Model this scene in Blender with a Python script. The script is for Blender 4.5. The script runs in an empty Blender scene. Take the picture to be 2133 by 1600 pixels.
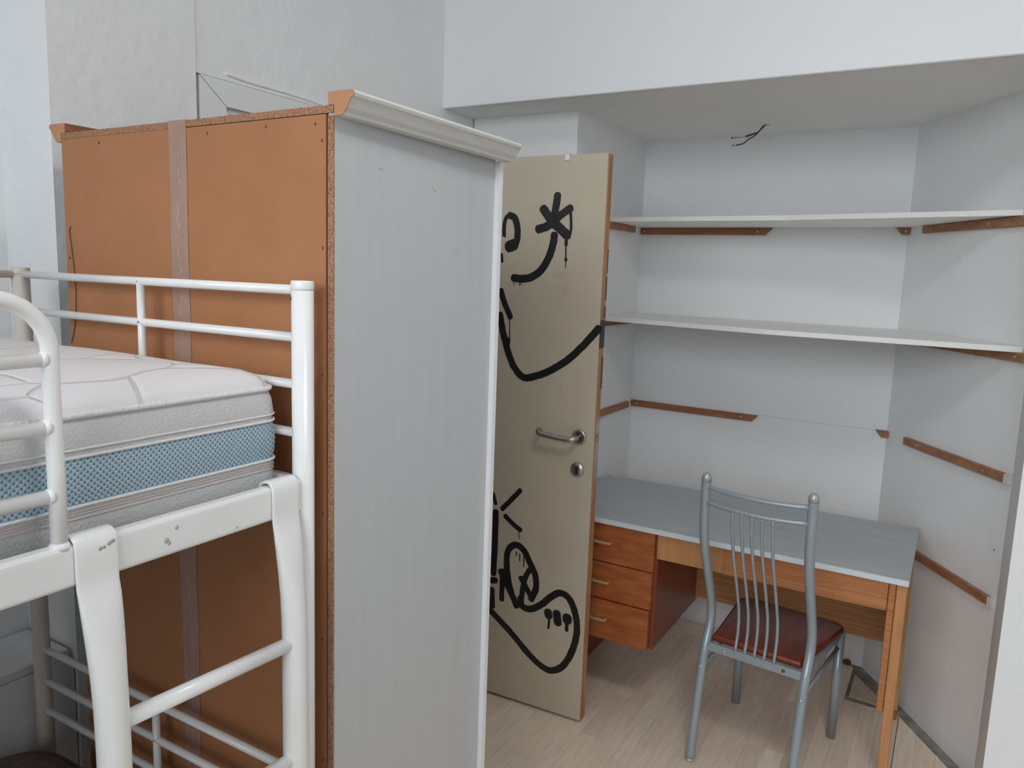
import bpy, bmesh, math, random
from mathutils import Vector, Matrix

random.seed(7)
S = bpy.context.scene
COL = S.collection
R = math.radians

# ------------------------------------------------------------------ camera
cam_d = bpy.data.cameras.new('camera')
cam = bpy.data.objects.new('camera', cam_d)
COL.objects.link(cam)
S.camera = cam
F_PX = 1595.7
cam_d.sensor_fit = 'HORIZONTAL'
cam_d.sensor_width = 36.0
cam_d.lens = F_PX / 2133.0 * 36.0
cam_d.clip_start = 0.02
YAW, PITCH, ROLL = R(-30.1408), R(8.2253), R(-1.9993)
fwd = Vector((math.sin(YAW) * math.cos(PITCH), math.cos(YAW) * math.cos(PITCH), -math.sin(PITCH)))
rgt = Vector((math.cos(YAW), -math.sin(YAW), 0))
dwn = fwd.cross(rgt)
r2 = rgt * math.cos(ROLL) + dwn * math.sin(ROLL)
d2 = -rgt * math.sin(ROLL) + dwn * math.cos(ROLL)
cam.matrix_world = Matrix(((r2.x, -d2.x, -fwd.x, 0), (r2.y, -d2.y, -fwd.y, 0), (r2.z, -d2.z, -fwd.z, 1.6), (0, 0, 0, 1)))

# ------------------------------------------------------------------ light and exposure
S.view_settings.view_transform = 'Standard'
S.view_settings.look = 'None'
S.view_settings.gamma = 1.0
S.view_settings.use_curve_mapping = False
S.view_settings.exposure = 0.15
S.cycles.use_denoising = True
S.cycles.use_adaptive_sampling = True
S.cycles.adaptive_threshold = 0.06
S.cycles.adaptive_min_samples = 16
S.cycles.max_bounces = 7
S.cycles.diffuse_bounces = 5
S.cycles.glossy_bounces = 2
S.cycles.transparent_max_bounces = 6
S.cycles.caustics_reflective = False
S.cycles.caustics_refractive = False

world = bpy.data.worlds.new('world')
S.world = world
world.use_nodes = True
bg = world.node_tree.nodes['Background']
bg.inputs['Color'].default_value = (0.82, 0.9, 1.0, 1)
bg.inputs['Strength'].default_value = 1.0


def area(name, loc, rot, sx, sy, power, color):
    d = bpy.data.lights.new(name, 'AREA')
    d.shape = 'RECTANGLE'
    d.size, d.size_y = sx, sy
    d.energy = power
    d.color = color
    o = bpy.data.objects.new(name, d)
    o.location = loc
    o.rotation_euler = rot
    COL.objects.link(o)
    return o


# daylight: the sky outside the tall rear window, above and behind the camera
area('window_daylight', (-0.15, -2.75, 3.2), (R(90 - 42), 0, 0), 3.8, 3.0, 182, (0.91, 0.965, 1.0))
# added fill light under the ceiling, out of frame, to lift floor and soffit
fill_l = area('ceiling_fill_light', (0.15, 0.75, 3.13), (0, 0, 0), 0.6, 0.6, 13.8, (1.0, 1.0, 1.0))
fill_l.data.shape = 'DISK'

# ------------------------------------------------------------------ materials


def srgb(r, g, b):
    f = lambda c: (c / 255 / 12.92) if c / 255 <= 0.04045 else ((c / 255 + 0.055) / 1.055) ** 2.4
    return (f(r), f(g), f(b))


def mat(name, col, rough=0.6, metal=0.0, var=0.0, vscale=6.0, stretch=(1, 1, 1), bump=0.0, bscale=40.0,
        bump2=0.0, bscale2=6.0, col2=None, thresh=None, coat=0.0, detail=2.5, spec=0.5, bstretch=(1, 1, 1)):
    m = bpy.data.materials.new(name)
    m.use_nodes = True
    nt = m.node_tree
    N, L = nt.nodes, nt.links
    b = N['Principled BSDF']
    b.inputs['Roughness'].default_value = rough
    b.inputs['Metallic'].default_value = metal
    b.inputs['Coat Weight'].default_value = coat
    b.inputs['Specular IOR Level'].default_value = spec
    b.inputs['Base Color'].default_value = (*col, 1)
    tc = N.new('ShaderNodeTexCoord')
    if var or col2:
        mp = N.new('ShaderNodeMapping')
        mp.inputs['Scale'].default_value = stretch
        L.new(tc.outputs['Object'], mp.inputs['Vector'])
        nz = N.new('ShaderNodeTexNoise')
        nz.inputs['Scale'].default_value = vscale
        nz.inputs['Detail'].default_value = detail
        nz.inputs['Roughness'].default_value = 0.6
        L.new(mp.outputs['Vector'], nz.inputs['Vector'])
        rp = N.new('ShaderNodeValToRGB')
        L.new(nz.outputs['Fac'], rp.inputs['Fac'])
        lo, hi = thresh if thresh else (0.3, 0.7)
        rp.color_ramp.elements[0].position = lo
        rp.color_ramp.elements[1].position = hi
        c2 = col2 if col2 else tuple(c * (1 - var) for c in col)
        c1 = col if col2 else tuple(min(1, c * (1 + var)) for c in col)
        rp.color_ramp.elements[0].color = (*c2, 1)
        rp.color_ramp.elements[1].color = (*c1, 1)
        L.new(rp.outputs['Color'], b.inputs['Base Color'])
    prev = None
    for st, sc in ((bump, bscale), (bump2, bscale2)):
        if st:
            mp = N.new('ShaderNodeMapping')
            mp.inputs['Scale'].default_value = bstretch
            L.new(tc.outputs['Object'], mp.inputs['Vector'])
            nz = N.new('ShaderNodeTexNoise')
            nz.inputs['Scale'].default_value = sc
            nz.inputs['Detail'].default_value = 1.5
            L.new(mp.outputs['Vector'], nz.inputs['Vector'])
            bp = N.new('ShaderNodeBump')
            bp.inputs['Strength'].default_value = st
            bp.inputs['Distance'].default_value = 0.01
            L.new(nz.outputs['Fac'], bp.inputs['Height'])
            if prev:
                L.new(prev.outputs['Normal'], bp.inputs['Normal'])
            prev = bp
    if prev:
        L.new(prev.outputs['Normal'], b.inputs['Normal'])
    return m


WALL = mat('white_plaster', (0.87, 0.88, 0.885), 0.75, var=0.015, vscale=2.2, bump=0.12, bscale=55, bump2=0.18, bscale2=7)
WALL_ROUGH = mat('lumpy_white_plaster', (0.86, 0.87, 0.875), 0.62, var=0.02, vscale=3.0, bump=0.22, bscale=38, bump2=0.42, bscale2=9)
CEIL = mat('soffit_paint', (0.90, 0.905, 0.885), 0.8, var=0.02, vscale=2.5, bump=0.08, bscale=60, bump2=0.1, bscale2=5)
GLOSSW = mat('white_gloss_paint', (0.80, 0.81, 0.815), 0.4, var=0.02, vscale=8, bump=0.05, bscale=30)
CONCRETE = mat('grey_concrete', (0.26, 0.245, 0.22), 0.9, var=0.45, vscale=14, bump=0.5, bscale=40)
HARDB = mat('brown_hardboard', (0.42, 0.182, 0.078), 0.62, var=0.05, vscale=9, bump=0.04, bscale=200)
CHIP = mat('chipboard_edge', (0.47, 0.255, 0.145), 0.85, col2=(0.24, 0.095, 0.045), vscale=330, thresh=(0.33, 0.6), bump=0.4, bscale=300)
MDF = mat('raw_moulding_end', (0.52, 0.26, 0.13), 0.7, var=0.04, vscale=14)
MDF_DARK = mat('stained_moulding_back', (0.30, 0.115, 0.05), 0.65, var=0.12, vscale=12, stretch=(6, 1, 6))
GREYP = mat('grey_wardrobe_paint', (0.545, 0.56, 0.575), 0.5, var=0.022, vscale=5, stretch=(9, 9, 0.6), bump=0.012, bscale=30, bstretch=(6, 6, 0.4))
CORN = mat('off_white_cornice_paint', (0.68, 0.675, 0.65), 0.5, var=0.03, vscale=8, stretch=(8, 0.7, 8))
WHITEP = mat('bright_white_lacquer', (0.84, 0.85, 0.86), 0.35)
TAPE = mat('brown_packing_tape', (0.40, 0.245, 0.185), 0.22, var=0.1, vscale=14, stretch=(2, 2, 0.5), bump=0.25, bscale=25, bstretch=(3, 1, 0.4), coat=0.3)
TAPE_SHINE = mat('tape_crease_glint', (0.62, 0.52, 0.47), 0.2, var=0.1)  # paler colour painted as glints along the tape creases
NAIL = mat('dark_nail', (0.06, 0.035, 0.025), 0.5)
DOORP = mat('beige_door_laminate', (0.56, 0.492, 0.38), 0.45, var=0.045, vscale=3.5, bump=0.03, bscale=60, stretch=(1, 1, 0.7))
DOORE = mat('worn_wood_edge', (0.47, 0.23, 0.115), 0.65, var=0.28, vscale=7, stretch=(4, 4, 0.7))
SPRAY = mat('black_spray_paint', (0.0095, 0.0095, 0.0105), 0.38, var=0.35, vscale=9)
RESIDUE = mat('tape_residue', (0.56, 0.455, 0.325), 0.5, var=0.06, vscale=20)
RESID_DARK = mat('glue_stain', (0.545, 0.475, 0.37), 0.5, var=0.05, vscale=16)
STEEL = mat('worn_steel', (0.50, 0.47, 0.44), 0.32, metal=1.0, var=0.12, vscale=20)
DARK = mat('dark_cavity', (0.015, 0.014, 0.013), 0.7)
SHELF = mat('white_shelf_laminate', (0.89, 0.88, 0.855), 0.42, var=0.012, vscale=10)
BATTEN = mat('stained_pine_batten', (0.33, 0.125, 0.058), 0.6, var=0.22, vscale=6, stretch=(2, 2, 9), bump=0.1, bscale=50)
BATTEN_L = mat('weathered_pine_batten', (0.36, 0.17, 0.085), 0.65, var=0.25, vscale=9, stretch=(2, 2, 6), bump=0.15, bscale=50)
SCREW = mat('zinc_screw', (0.62, 0.58, 0.54), 0.4, metal=0.7)
DTOP = mat('grey_painted_desktop', (0.47, 0.495, 0.515), 0.5, var=0.06, vscale=5, stretch=(0.8, 3.5, 1), bump=0.05, bscale=40)
DEDGE = mat('pale_desktop_edge', (0.66, 0.71, 0.75), 0.45, var=0.03)
DRAWER = mat('scuffed_drawer_veneer', (0.45, 0.15, 0.046), 0.45, col2=(0.29, 0.062, 0.014), vscale=7, stretch=(1.2, 1, 5), thresh=(0.3, 0.68), detail=7, bump=0.05, bscale=60)
_rp = next(n for n in DRAWER.node_tree.nodes if n.type == 'VALTORGB').color_ramp
_e = _rp.elements.new(0.80)          # pale worn scuffs in the varnish
_e.color = (0.56, 0.30, 0.16, 1)
VENEER = mat('dark_red_side_veneer', (0.25, 0.06, 0.024), 0.33, var=0.15, vscale=5, stretch=(1, 5, 1), coat=0.1)
OAK = mat('striped_oak_veneer', (0.50, 0.215, 0.085), 0.45, col2=(0.39, 0.135, 0.045), vscale=5, stretch=(0.8, 1, 26), thresh=(0.35, 0.65), detail=6)
OAK_D = mat('olive_oak_veneer', (0.44, 0.215, 0.085), 0.5, col2=(0.32, 0.13, 0.045), vscale=5, stretch=(0.8, 1, 24), thresh=(0.35, 0.65), detail=6)
PINE = mat('orange_pine_leg', (0.52, 0.245, 0.10), 0.5, var=0.12, vscale=8, stretch=(7, 7, 0.7))
PINE_Y = mat('yellow_pine_leg', (0.50, 0.27, 0.10), 0.55, var=0.12, vscale=8, stretch=(7, 7, 0.7))
PULL = mat('dull_brass_pull', (0.60, 0.49, 0.31), 0.45, metal=0.4, var=0.15)
CHAIRM = mat('silver_blue_powder_coat', (0.33, 0.385, 0.415), 0.3, metal=0.25, var=0.03, vscale=20)
CAP = mat('satin_silver_cap', (0.45, 0.47, 0.46), 0.3, metal=0.4)
SEAT = mat('glossy_mahogany_seat', (0.20, 0.038, 0.018), 0.33, var=0.3, vscale=5, stretch=(7, 0.7, 1), coat=0.1)
RUBBER = mat('black_rubber', (0.02, 0.02, 0.02), 0.7)
BEDW = mat('white_enamel_tube', (0.87, 0.87, 0.86), 0.28, var=0.02, vscale=12, coat=0.2)
BEDDIRTY = mat('yellowed_enamel_tube', (0.66, 0.61, 0.545), 0.35, var=0.08, vscale=9)
BEDCHIP = mat('chipped_enamel', (0.50, 0.43, 0.39), 0.6, var=0.2)
MATW = mat('white_mattress_border', (0.62, 0.615, 0.62), 0.9, var=0.015, vscale=20, bump=0.25, bscale=300)
PIPING = mat('mattress_piping', (0.77, 0.76, 0.755), 0.85, bump=0.3, bscale=220)
STRIPE = mat('beige_stripe', (0.60, 0.51, 0.46), 0.9)
BROWN = mat('brown_fabric', (0.13, 0.098, 0.09), 0.95, var=0.15, vscale=60, bump=0.4, bscale=250)
SLATW = mat('pale_bed_slat', (0.5, 0.38, 0.24), 0.6, var=0.1)
WIRE = mat('dark_cable', (0.045, 0.045, 0.042), 0.5)
COPPER = mat('bare_wire_end', (0.28, 0.2, 0.13), 0.4, metal=0.6)
GREYW = mat('pale_wire', (0.38, 0.37, 0.34), 0.5)
PLASTIC = mat('white_plastic', (0.80, 0.80, 0.82), 0.35)
SCRAPM = mat('rusty_scrap', (0.16, 0.05, 0.03), 0.8, var=0.3, vscale=60)
FILLER = mat('white_filler', (0.72, 0.68, 0.66), 0.85, var=0.12, vscale=40, bump=0.4, bscale=90)


def floor_mat():
    m = bpy.data.materials.new('beech_strip_laminate')
    m.use_nodes = True
    nt = m.node_tree
    N, L = nt.nodes, nt.links
    b = N['Principled BSDF']
    b.inputs['Roughness'].default_value = 0.38
    at = N.new('ShaderNodeAttribute')
    at.attribute_name = 'tint'
    tc = N.new('ShaderNodeTexCoord')
    mp = N.new('ShaderNodeMapping')
    mp.inputs['Scale'].default_value = (14, 1.4, 1)
    L.new(tc.outputs['Object'], mp.inputs['Vector'])
    nz = N.new('ShaderNodeTexNoise')
    nz.inputs['Scale'].default_value = 5
    nz.inputs['Detail'].default_value = 5
    L.new(mp.outputs['Vector'], nz.inputs['Vector'])
    rp = N.new('ShaderNodeValToRGB')
    rp.color_ramp.elements[0].position = 0.25
    rp.color_ramp.elements[1].position = 0.75
    rp.color_ramp.elements[0].color = (0.88, 0.86, 0.84, 1)
    rp.color_ramp.elements[1].color = (1.06, 1.05, 1.04, 1)
    L.new(nz.outputs['Fac'], rp.inputs['Fac'])
    mx = N.new('ShaderNodeMix')
    mx.data_type = 'RGBA'
    mx.blend_type = 'MULTIPLY'
    mx.inputs['Factor'].default_value = 1
    L.new(at.outputs['Color'], mx.inputs['A'])
    L.new(rp.outputs['Color'], mx.inputs['B'])
    L.new(mx.outputs['Result'], b.inputs['Base Color'])
    return m


FLOORM = floor_mat()


def quilt_mat():
    m = bpy.data.materials.new('quilted_mattress_top')
    m.use_nodes = True
    nt = m.node_tree
    N, L = nt.nodes, nt.links
    b = N['Principled BSDF']
    b.inputs['Base Color'].default_value = (0.78, 0.76, 0.77, 1)
    b.inputs['Roughness'].default_value = 0.85
    tc = N.new('ShaderNodeTexCoord')
    mp = N.new('ShaderNodeMapping')
    mp.inputs['Scale'].default_value = (1, 1, 0.01)
    L.new(tc.outputs['Object'], mp.inputs['Vector'])
    nz = N.new('ShaderNodeTexNoise')
    nz.inputs['Scale'].default_value = 4
    L.new(mp.outputs['Vector'], nz.inputs['Vector'])
    vm = N.new('ShaderNodeVectorMath')
    vm.operation = 'MULTIPLY_ADD'
    vm.inputs[1].default_value = (0.13, 0.13, 0)
    L.new(nz.outputs['Color'], vm.inputs[0])
    L.new(mp.outputs['Vector'], vm.inputs[2])
    vo = N.new('ShaderNodeTexVoronoi')
    vo.feature = 'DISTANCE_TO_EDGE'
    vo.inputs['Scale'].default_value = 5.2
    L.new(vm.outputs['Vector'], vo.inputs['Vector'])
    rp = N.new('ShaderNodeValToRGB')
    rp.color_ramp.interpolation = 'B_SPLINE'
    rp.color_ramp.elements[0].position = 0.0
    rp.color_ramp.elements[0].color = (0, 0, 0, 1)
    rp.color_ramp.elements[1].position = 0.024
    L.new(vo.outputs['Distance'], rp.inputs['Fac'])
    fine = N.new('ShaderNodeTexNoise')
    fine.inputs['Scale'].default_value = 320
    L.new(tc.outputs['Object'], fine.inputs['Vector'])
    b1 = N.new('ShaderNodeBump')
    b1.inputs['Strength'].default_value = 0.18
    b1.inputs['Distance'].default_value = 0.003
    L.new(fine.outputs['Fac'], b1.inputs['Height'])
    b2 = N.new('ShaderNodeBump')
    b2.inputs['Strength'].default_value = 0.9
    b2.inputs['Distance'].default_value = 0.006
    L.new(rp.outputs['Color'], b2.inputs['Height'])
    L.new(b1.outputs['Normal'], b2.inputs['Normal'])
    L.new(b2.outputs['Normal'], b.inputs['Normal'])
    return m


QUILT = quilt_mat()


def mesh_band_mat():
    m = bpy.data.materials.new('blue_spacer_mesh')
    m.use_nodes = True
    nt = m.node_tree
    N, L = nt.nodes, nt.links
    b = N['Principled BSDF']
    b.inputs['Roughness'].default_value = 0.8
    tc = N.new('ShaderNodeTexCoord')
    sp = N.new('ShaderNodeSeparateXYZ')
    L.new(tc.outputs['Object'], sp.inputs['Vector'])

    def math_(op, a, bb=None, v=None):
        n = N.new('ShaderNodeMath')
        n.operation = op
        L.new(a, n.inputs[0])
        if bb is not None:
            L.new(bb, n.inputs[1])
        elif v is not None:
            n.inputs[1].default_value = v
        return n.outputs[0]

    h = math_('ADD', sp.outputs['X'], sp.outputs['Y'])
    k = 2 * math.pi / 0.0085
    s = math_('MULTIPLY', math_('SINE', math_('MULTIPLY', h, v=k)), math_('SINE', math_('MULTIPLY', sp.outputs['Z'], v=k)))
    rp = N.new('ShaderNodeValToRGB')
    rp.color_ramp.elements[0].position = 0.15
    rp.color_ramp.elements[1].position = 0.55
    rp.color_ramp.elements[0].color = (0.40, 0.52, 0.60, 1)
    rp.color_ramp.elements[1].color = (0.13, 0.21, 0.27, 1)
    L.new(s, rp.inputs['Fac'])
    L.new(rp.outputs['Color'], b.inputs['Base Color'])
    bp = N.new('ShaderNodeBump')
    bp.invert = True
    bp.inputs['Strength'].default_value = 0.4
    bp.inputs['Distance'].default_value = 0.002
    L.new(s, bp.inputs['Height'])
    L.new(bp.outputs['Normal'], b.inputs['Normal'])
    return m


BLUE = mesh_band_mat()


def pane_mat():
    m = bpy.data.materials.new('window_glass')
    m.use_nodes = True
    nt = m.node_tree
    N, L = nt.nodes, nt.links
    N.remove(N['Principled BSDF'])
    t = N.new('ShaderNodeBsdfTransparent')
    g = N.new('ShaderNodeBsdfGlossy')
    g.inputs['Roughness'].default_value = 0.02
    fr = N.new('ShaderNodeFresnel')
    mx = N.new('ShaderNodeMixShader')
    L.new(fr.outputs[0], mx.inputs[0])
    L.new(t.outputs[0], mx.inputs[1])
    L.new(g.outputs[0], mx.inputs[2])
    L.new(mx.outputs[0], N['Material Output'].inputs['Surface'])
    return m


PANE = pane_mat()

# ------------------------------------------------------------------ mesh helpers


def wloc(o):
    p = Vector((0, 0, 0))
    while o is not None:
        p = p + o.location
        o = o.parent
    return p


def link(name, me, m=None, parent=None, smooth=False, local=False, label=None, cat=None, group=None, kind=None):
    """Link a mesh given in world coordinates (or, with local, in the root's own frame) as one object."""
    if parent is not None and not local:
        off = wloc(parent)
        me.transform(Matrix.Translation(-off))
    if m is not None:
        me.materials.append(m)
    if smooth:
        for p in me.polygons:
            p.use_smooth = True
    o = bpy.data.objects.new(name, me)
    COL.objects.link(o)
    o.parent = parent
    for k, v in (('label', label), ('category', cat), ('group', group), ('kind', kind)):
        if v:
            o[k] = v
    return o


def root(name, loc, label=None, cat=None, rz=0.0, group=None, kind=None):
    o = bpy.data.objects.new(name, None)
    o.empty_display_size = 0.1
    o.location = loc
    o.rotation_euler = (0, 0, rz)
    COL.objects.link(o)
    for k, v in (('label', label), ('category', cat), ('group', group), ('kind', kind)):
        if v:
            o[k] = v
    return o


def to_mesh(bm, name='mesh'):
    bmesh.ops.recalc_face_normals(bm, faces=bm.faces[:])
    me = bpy.data.meshes.new(name)
    bm.to_mesh(me)
    bm.free()
    return me


def add_box(bm, lo, hi, bev=0.0, seg=1):
    vs = [bm.verts.new((x, y, z)) for x in (lo[0], hi[0]) for y in (lo[1], hi[1]) for z in (lo[2], hi[2])]
    fs = [bm.faces.new([vs[i] for i in q]) for q in ((0, 1, 3, 2), (4, 6, 7, 5), (0, 4, 5, 1), (2, 3, 7, 6), (0, 2, 6, 4), (1, 5, 7, 3))]
    if bev:
        es = list({e for f in fs for e in f.edges})
        bmesh.ops.bevel(bm, geom=es, offset=bev, segments=seg, affect='EDGES', profile=0.6)


def box(lo, hi, bev=0.0, seg=1):
    bm = bmesh.new()
    add_box(bm, lo, hi, bev, seg)
    return to_mesh(bm)


def boxes(lst, bev=0.0):
    bm = bmesh.new()
    for lo, hi in lst:
        add_box(bm, lo, hi, bev)
    return to_mesh(bm)


def prism(poly, a, b, axis='z', bev=0.0):
    """Extrude a 2-D polygon from a to b along an axis (z: (x,y); y: (x,z); x: (y,z))."""
    bm = bmesh.new()

    def P(p, t):
        return {'z': (p[0], p[1], t), 'y': (p[0], t, p[1]), 'x': (t, p[0], p[1])}[axis]

    A = [bm.verts.new(P(p, a)) for p in poly]
    B = [bm.verts.new(P(p, b)) for p in poly]
    bm.faces.new(A)
    bm.faces.new(B[::-1])
    n = len(poly)
    for i in range(n):
        bm.faces.new((A[i], A[(i + 1) % n], B[(i + 1) % n], B[i]))
    if bev:
        bmesh.ops.bevel(bm, geom=bm.edges[:], offset=bev, segments=1, affect='EDGES')
    return to_mesh(bm)


def spline(pts, n=6):
    pts = [Vector(p) for p in pts]
    if len(pts) < 3:
        return pts
    out = []
    for i in range(len(pts) - 1):
        p0 = pts[max(i - 1, 0)]
        p1, p2 = pts[i], pts[i + 1]
        p3 = pts[min(i + 2, len(pts) - 1)]
        for k in range(n):
            t = k / n
            out.append(0.5 * ((2 * p1) + (p2 - p0) * t + (2 * p0 - 5 * p1 + 4 * p2 - p3) * t * t + (3 * p1 - p0 - 3 * p2 + p3) * t ** 3))
    out.append(pts[-1])
    return out


def add_tube(bm, pts, rad, seg=14, rz=None, up=None):
    """Sweep a circle (or ellipse with half-axes from rad/rz lists) along points."""
    pts = [Vector(p) for p in pts]
    n = len(pts)
    rads = rad if isinstance(rad, (list, tuple)) else [rad] * n
    rzs = rz if isinstance(rz, (list, tuple)) else ([rz] * n if rz else rads)
    rings = []
    u = None
    for i, p in enumerate(pts):
        t = (pts[min(i + 1, n - 1)] - pts[max(i - 1, 0)]).normalized()
        if u is None:
            ref = Vector(up) if up else (Vector((0, 0, 1)) if abs(t.z) < 0.9 else Vector((1, 0, 0)))
            u = (ref - t * ref.dot(t)).normalized()
        else:
            u = (u - t * u.dot(t)).normalized()
        w = t.cross(u)
        rings.append([bm.verts.new(p + u * (rads[i] * math.cos(2 * math.pi * k / seg)) + w * (rzs[i] * math.sin(2 * math.pi * k / seg))) for k in range(seg)])
    for a, b in zip(rings[:-1], rings[1:]):
        for k in range(seg):
            bm.faces.new((a[k], a[(k + 1) % seg], b[(k + 1) % seg], b[k]))
    bm.faces.new(rings[0][::-1])
    bm.faces.new(rings[-1])


def tube(pts, rad, seg=14, rz=None, up=None):
    bm = bmesh.new()
    add_tube(bm, pts, rad, seg, rz, up)
    return to_mesh(bm)


def smooth_caps(me):
    for p in me.polygons:
        p.use_smooth = len(p.vertices) <= 4
    return me


def lathe(profile, origin, axis, seg=24):
    """Revolve (radius, height) pairs about an axis direction through origin."""
    bm = bmesh.new()
    ax = Vector(axis).normalized()
    ref = Vector((0, 0, 1)) if abs(ax.z) < 0.9 else Vector((1, 0, 0))
    u = (ref - ax * ref.dot(ax)).normalized()
    w = ax.cross(u)
    o = Vector(origin)
    rings = []
    for r, h in profile:
        if r < 1e-6:
            rings.append([bm.verts.new(o + ax * h)])
        else:
            rings.append([bm.verts.new(o + ax * h + (u * math.cos(2 * math.pi * k / seg) + w * math.sin(2 * math.pi * k / seg)) * r) for k in range(seg)])
    for a, b in zip(rings[:-1], rings[1:]):
        if len(a) == 1 and len(b) == 1:
            continue
        for k in range(seg):
            if len(a) == 1:
                bm.faces.new((a[0], b[k], b[(k + 1) % seg]))
            elif len(b) == 1:
                bm.faces.new((a[k], a[(k + 1) % seg], b[0]))
            else:
                bm.faces.new((a[k], a[(k + 1) % seg], b[(k + 1) % seg], b[k]))
    for rr in (rings[0], rings[-1]):
        if len(rr) > 2:
            bm.faces.new(rr)
    return to_mesh(bm)


def rod(name, pts, rad, m, parent, seg=14, local=False, rz=None, up=None, label=None):
    return link(name, smooth_caps(tube(pts, rad, seg, rz, up)), m, parent, local=local, label=label)


# ------------------------------------------------------------------ the setting
XL = -1.793          # left wall face
YB = 3.42            # back wall of the niche
ZC = 2.215           # underside of beam and niche ceiling
YF = 2.49            # front of the beam
HR = 3.25             # ceiling of the room


def struct(name, me, m, **k):
    return link(name, me, m, kind='structure', **k)


floor = struct('floor', box((-3.1, -1.6, -0.12), (1.95, 3.6, -0.009)), CONCRETE,
               label='pale beech laminate strip floor')

# laminate strips
NA = Vector((-0.839, -0.545))
PA = Vector((-0.215, 3.42))


def clip(poly, f):
    out = []
    for i, p in enumerate(poly):
        q = poly[(i + 1) % len(poly)]
        a, b = f(p), f(q)
        if a >= 0:
            out.append(p)
        if (a >= 0) != (b >= 0):
            t = a / (a - b)
            out.append((p[0] + (q[0] - p[0]) * t, p[1] + (q[1] - p[1]) * t))
    return out


TINTS = [tuple(v * 1.52 for v in t) for t in ((0.545, 0.45, 0.355), (0.58, 0.49, 0.395), (0.50, 0.40, 0.31), (0.56, 0.455, 0.365), (0.61, 0.525, 0.43), (0.525, 0.415, 0.335), (0.565, 0.475, 0.38))]


def tint_mesh(me, cols):
    at = me.attributes.new('tint', 'FLOAT_COLOR', 'CORNER')
    for p, c in zip(me.polygons, cols):
        for li in p.loop_indices:
            at.data[li].color = (*c, 1)


def strip_mesh(poly):
    bm = bmesh.new()
    A = [bm.verts.new((p[0], p[1], 0.0)) for p in poly]
    B = [bm.verts.new((p[0], p[1], -0.0088)) for p in poly]
    bm.faces.new(A)
    n = len(poly)
    for i in range(n):
        bm.faces.new((A[i], B[i], B[(i + 1) % n], A[(i + 1) % n]))
    return to_mesh(bm)


W = 0.064
rest_polys, rest_cols = [], []
j0, j1 = int((-3.0 + 0.244) / W) - 1, int((1.85 + 0.244) / W) + 1
for j in range(j0, j1):
    xa, xb = -0.244 + j * W, -0.244 + (j + 1) * W
    y = -1.5 - random.random() * 0.4
    while y < 3.41:
        ln = random.choice((0.30, 0.36, 0.42, 0.48, 0.52))
        g = 0.00022
        poly = [(xa + g, y + g), (xb - g, y + g), (xb - g, y + ln - g), (xa + g, y + ln - g)]
        y += ln
        ymax = 3.083 if xa > -0.25 else 3.405
        poly = clip(poly, lambda p: ymax - p[1])
        if poly and xb > -0.3:
            poly = clip(poly, lambda p: (p[0] - PA.x) * NA.x + (p[1] - PA.y) * NA.y - 0.052)
        if poly and -0.07 < (xa + xb) / 2 < 0.0:      # open joint beside the desk leg
            poly = clip(poly, lambda p: p[0] + 0.049) if xa < -0.049 and y > 2.9 else poly
        if poly and xa > 0.13:
            poly = clip(poly, lambda p: 2.895 - p[1])
        if len(poly) < 3:
            continue
        cx = sum(p[0] for p in poly) / len(poly)
        cy = sum(p[1] for p in poly) / len(poly)
        if (cy > 2.72 and cx < -1.33) or (cy > 2.52 and cx > 0.26) or cx < -2.9:
            continue
        c = random.choice(TINTS)
        k = random.uniform(0.96, 1.04)
        c = tuple((v * 0.55 + w_ * 0.45) * k for v, w_ in zip(c, (0.91, 0.79, 0.67)))
        if -1.55 < cx < 0.26 and cy > 1.55 and cy < 3.45:
            me = strip_mesh(poly)
            tint_mesh(me, [c] * len(me.polygons))
            link('floor_strip', me, FLOORM, floor)
        else:
            rest_polys.append(poly)
            rest_cols.append(c)
bm = bmesh.new()
for poly in rest_polys:
    bm.faces.new([bm.verts.new((p[0], p[1], 0.0)) for p in poly])
me = bpy.data.meshes.new('floor_strips')
bm.to_mesh(me)
bm.free()
tint_mesh(me, rest_cols)
link('floor_strips', me, FLOORM, floor, kind='stuff')
# loose triangular laminate offcut in the corner
me = strip_mesh([(-0.231, 3.318), (-0.231, 3.133), (-0.10, 3.118), (-0.088, 3.118)])
tint_mesh(me, [(0.56, 0.46, 0.35)] * len(me.polygons))
link('floor_offcut', me, FLOORM, floor)

# walls
wl = struct('wall_left', boxes([
    ((-2.1, 1.0, -0.1), (XL + 0.004, 1.3815, HR)),
    ((-2.1, 1.384, 2.0925), (XL, 2.85, HR)),
    ((-2.1, 2.456, -0.1), (XL, 2.85, 2.0925)),
    ((-2.25, -1.5, -0.1), (-2.0, 1.0, HR)),
    ((-2.0, -1.2, -0.1), (-1.80, 0.996, 0.625)),
    ((-2.1, -1.5, -0.1), (XL, -1.2, HR)),
    ((-2.0, -1.2, 2.62), (XL, 1.0, HR)),
]), WALL_ROUGH)
sill = struct('trim_1', box((-1.995, -1.195, 0.626), (-1.806, 0.992, 0.65), 0.003), GLOSSW,
              label='white window sill board in the recess behind the bunk bed')
stub = struct('wall_stub', box((-1.788, 2.70, -0.1), (-1.32, 3.6, 2.3)), WALL)
wb = struct('wall_back', box((-1.4, YB, -0.1), (0.1, 3.6, 2.3)), WALL)
wa = struct('wall_angled', prism([(-0.215, 3.42), (0.193, 2.793), (0.45, 2.95), (0.05, 3.6), (-0.215, 3.6)], -0.1, 2.3), WALL)
wj = struct('wall_jamb', box((0.1875, YF, -0.1), (1.9, 2.80, ZC)), WALL)
bmf = struct('wall_beam', box((-1.95, YF, ZC), (1.9, YF + 0.03, HR), 0.003), WALL)
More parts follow.
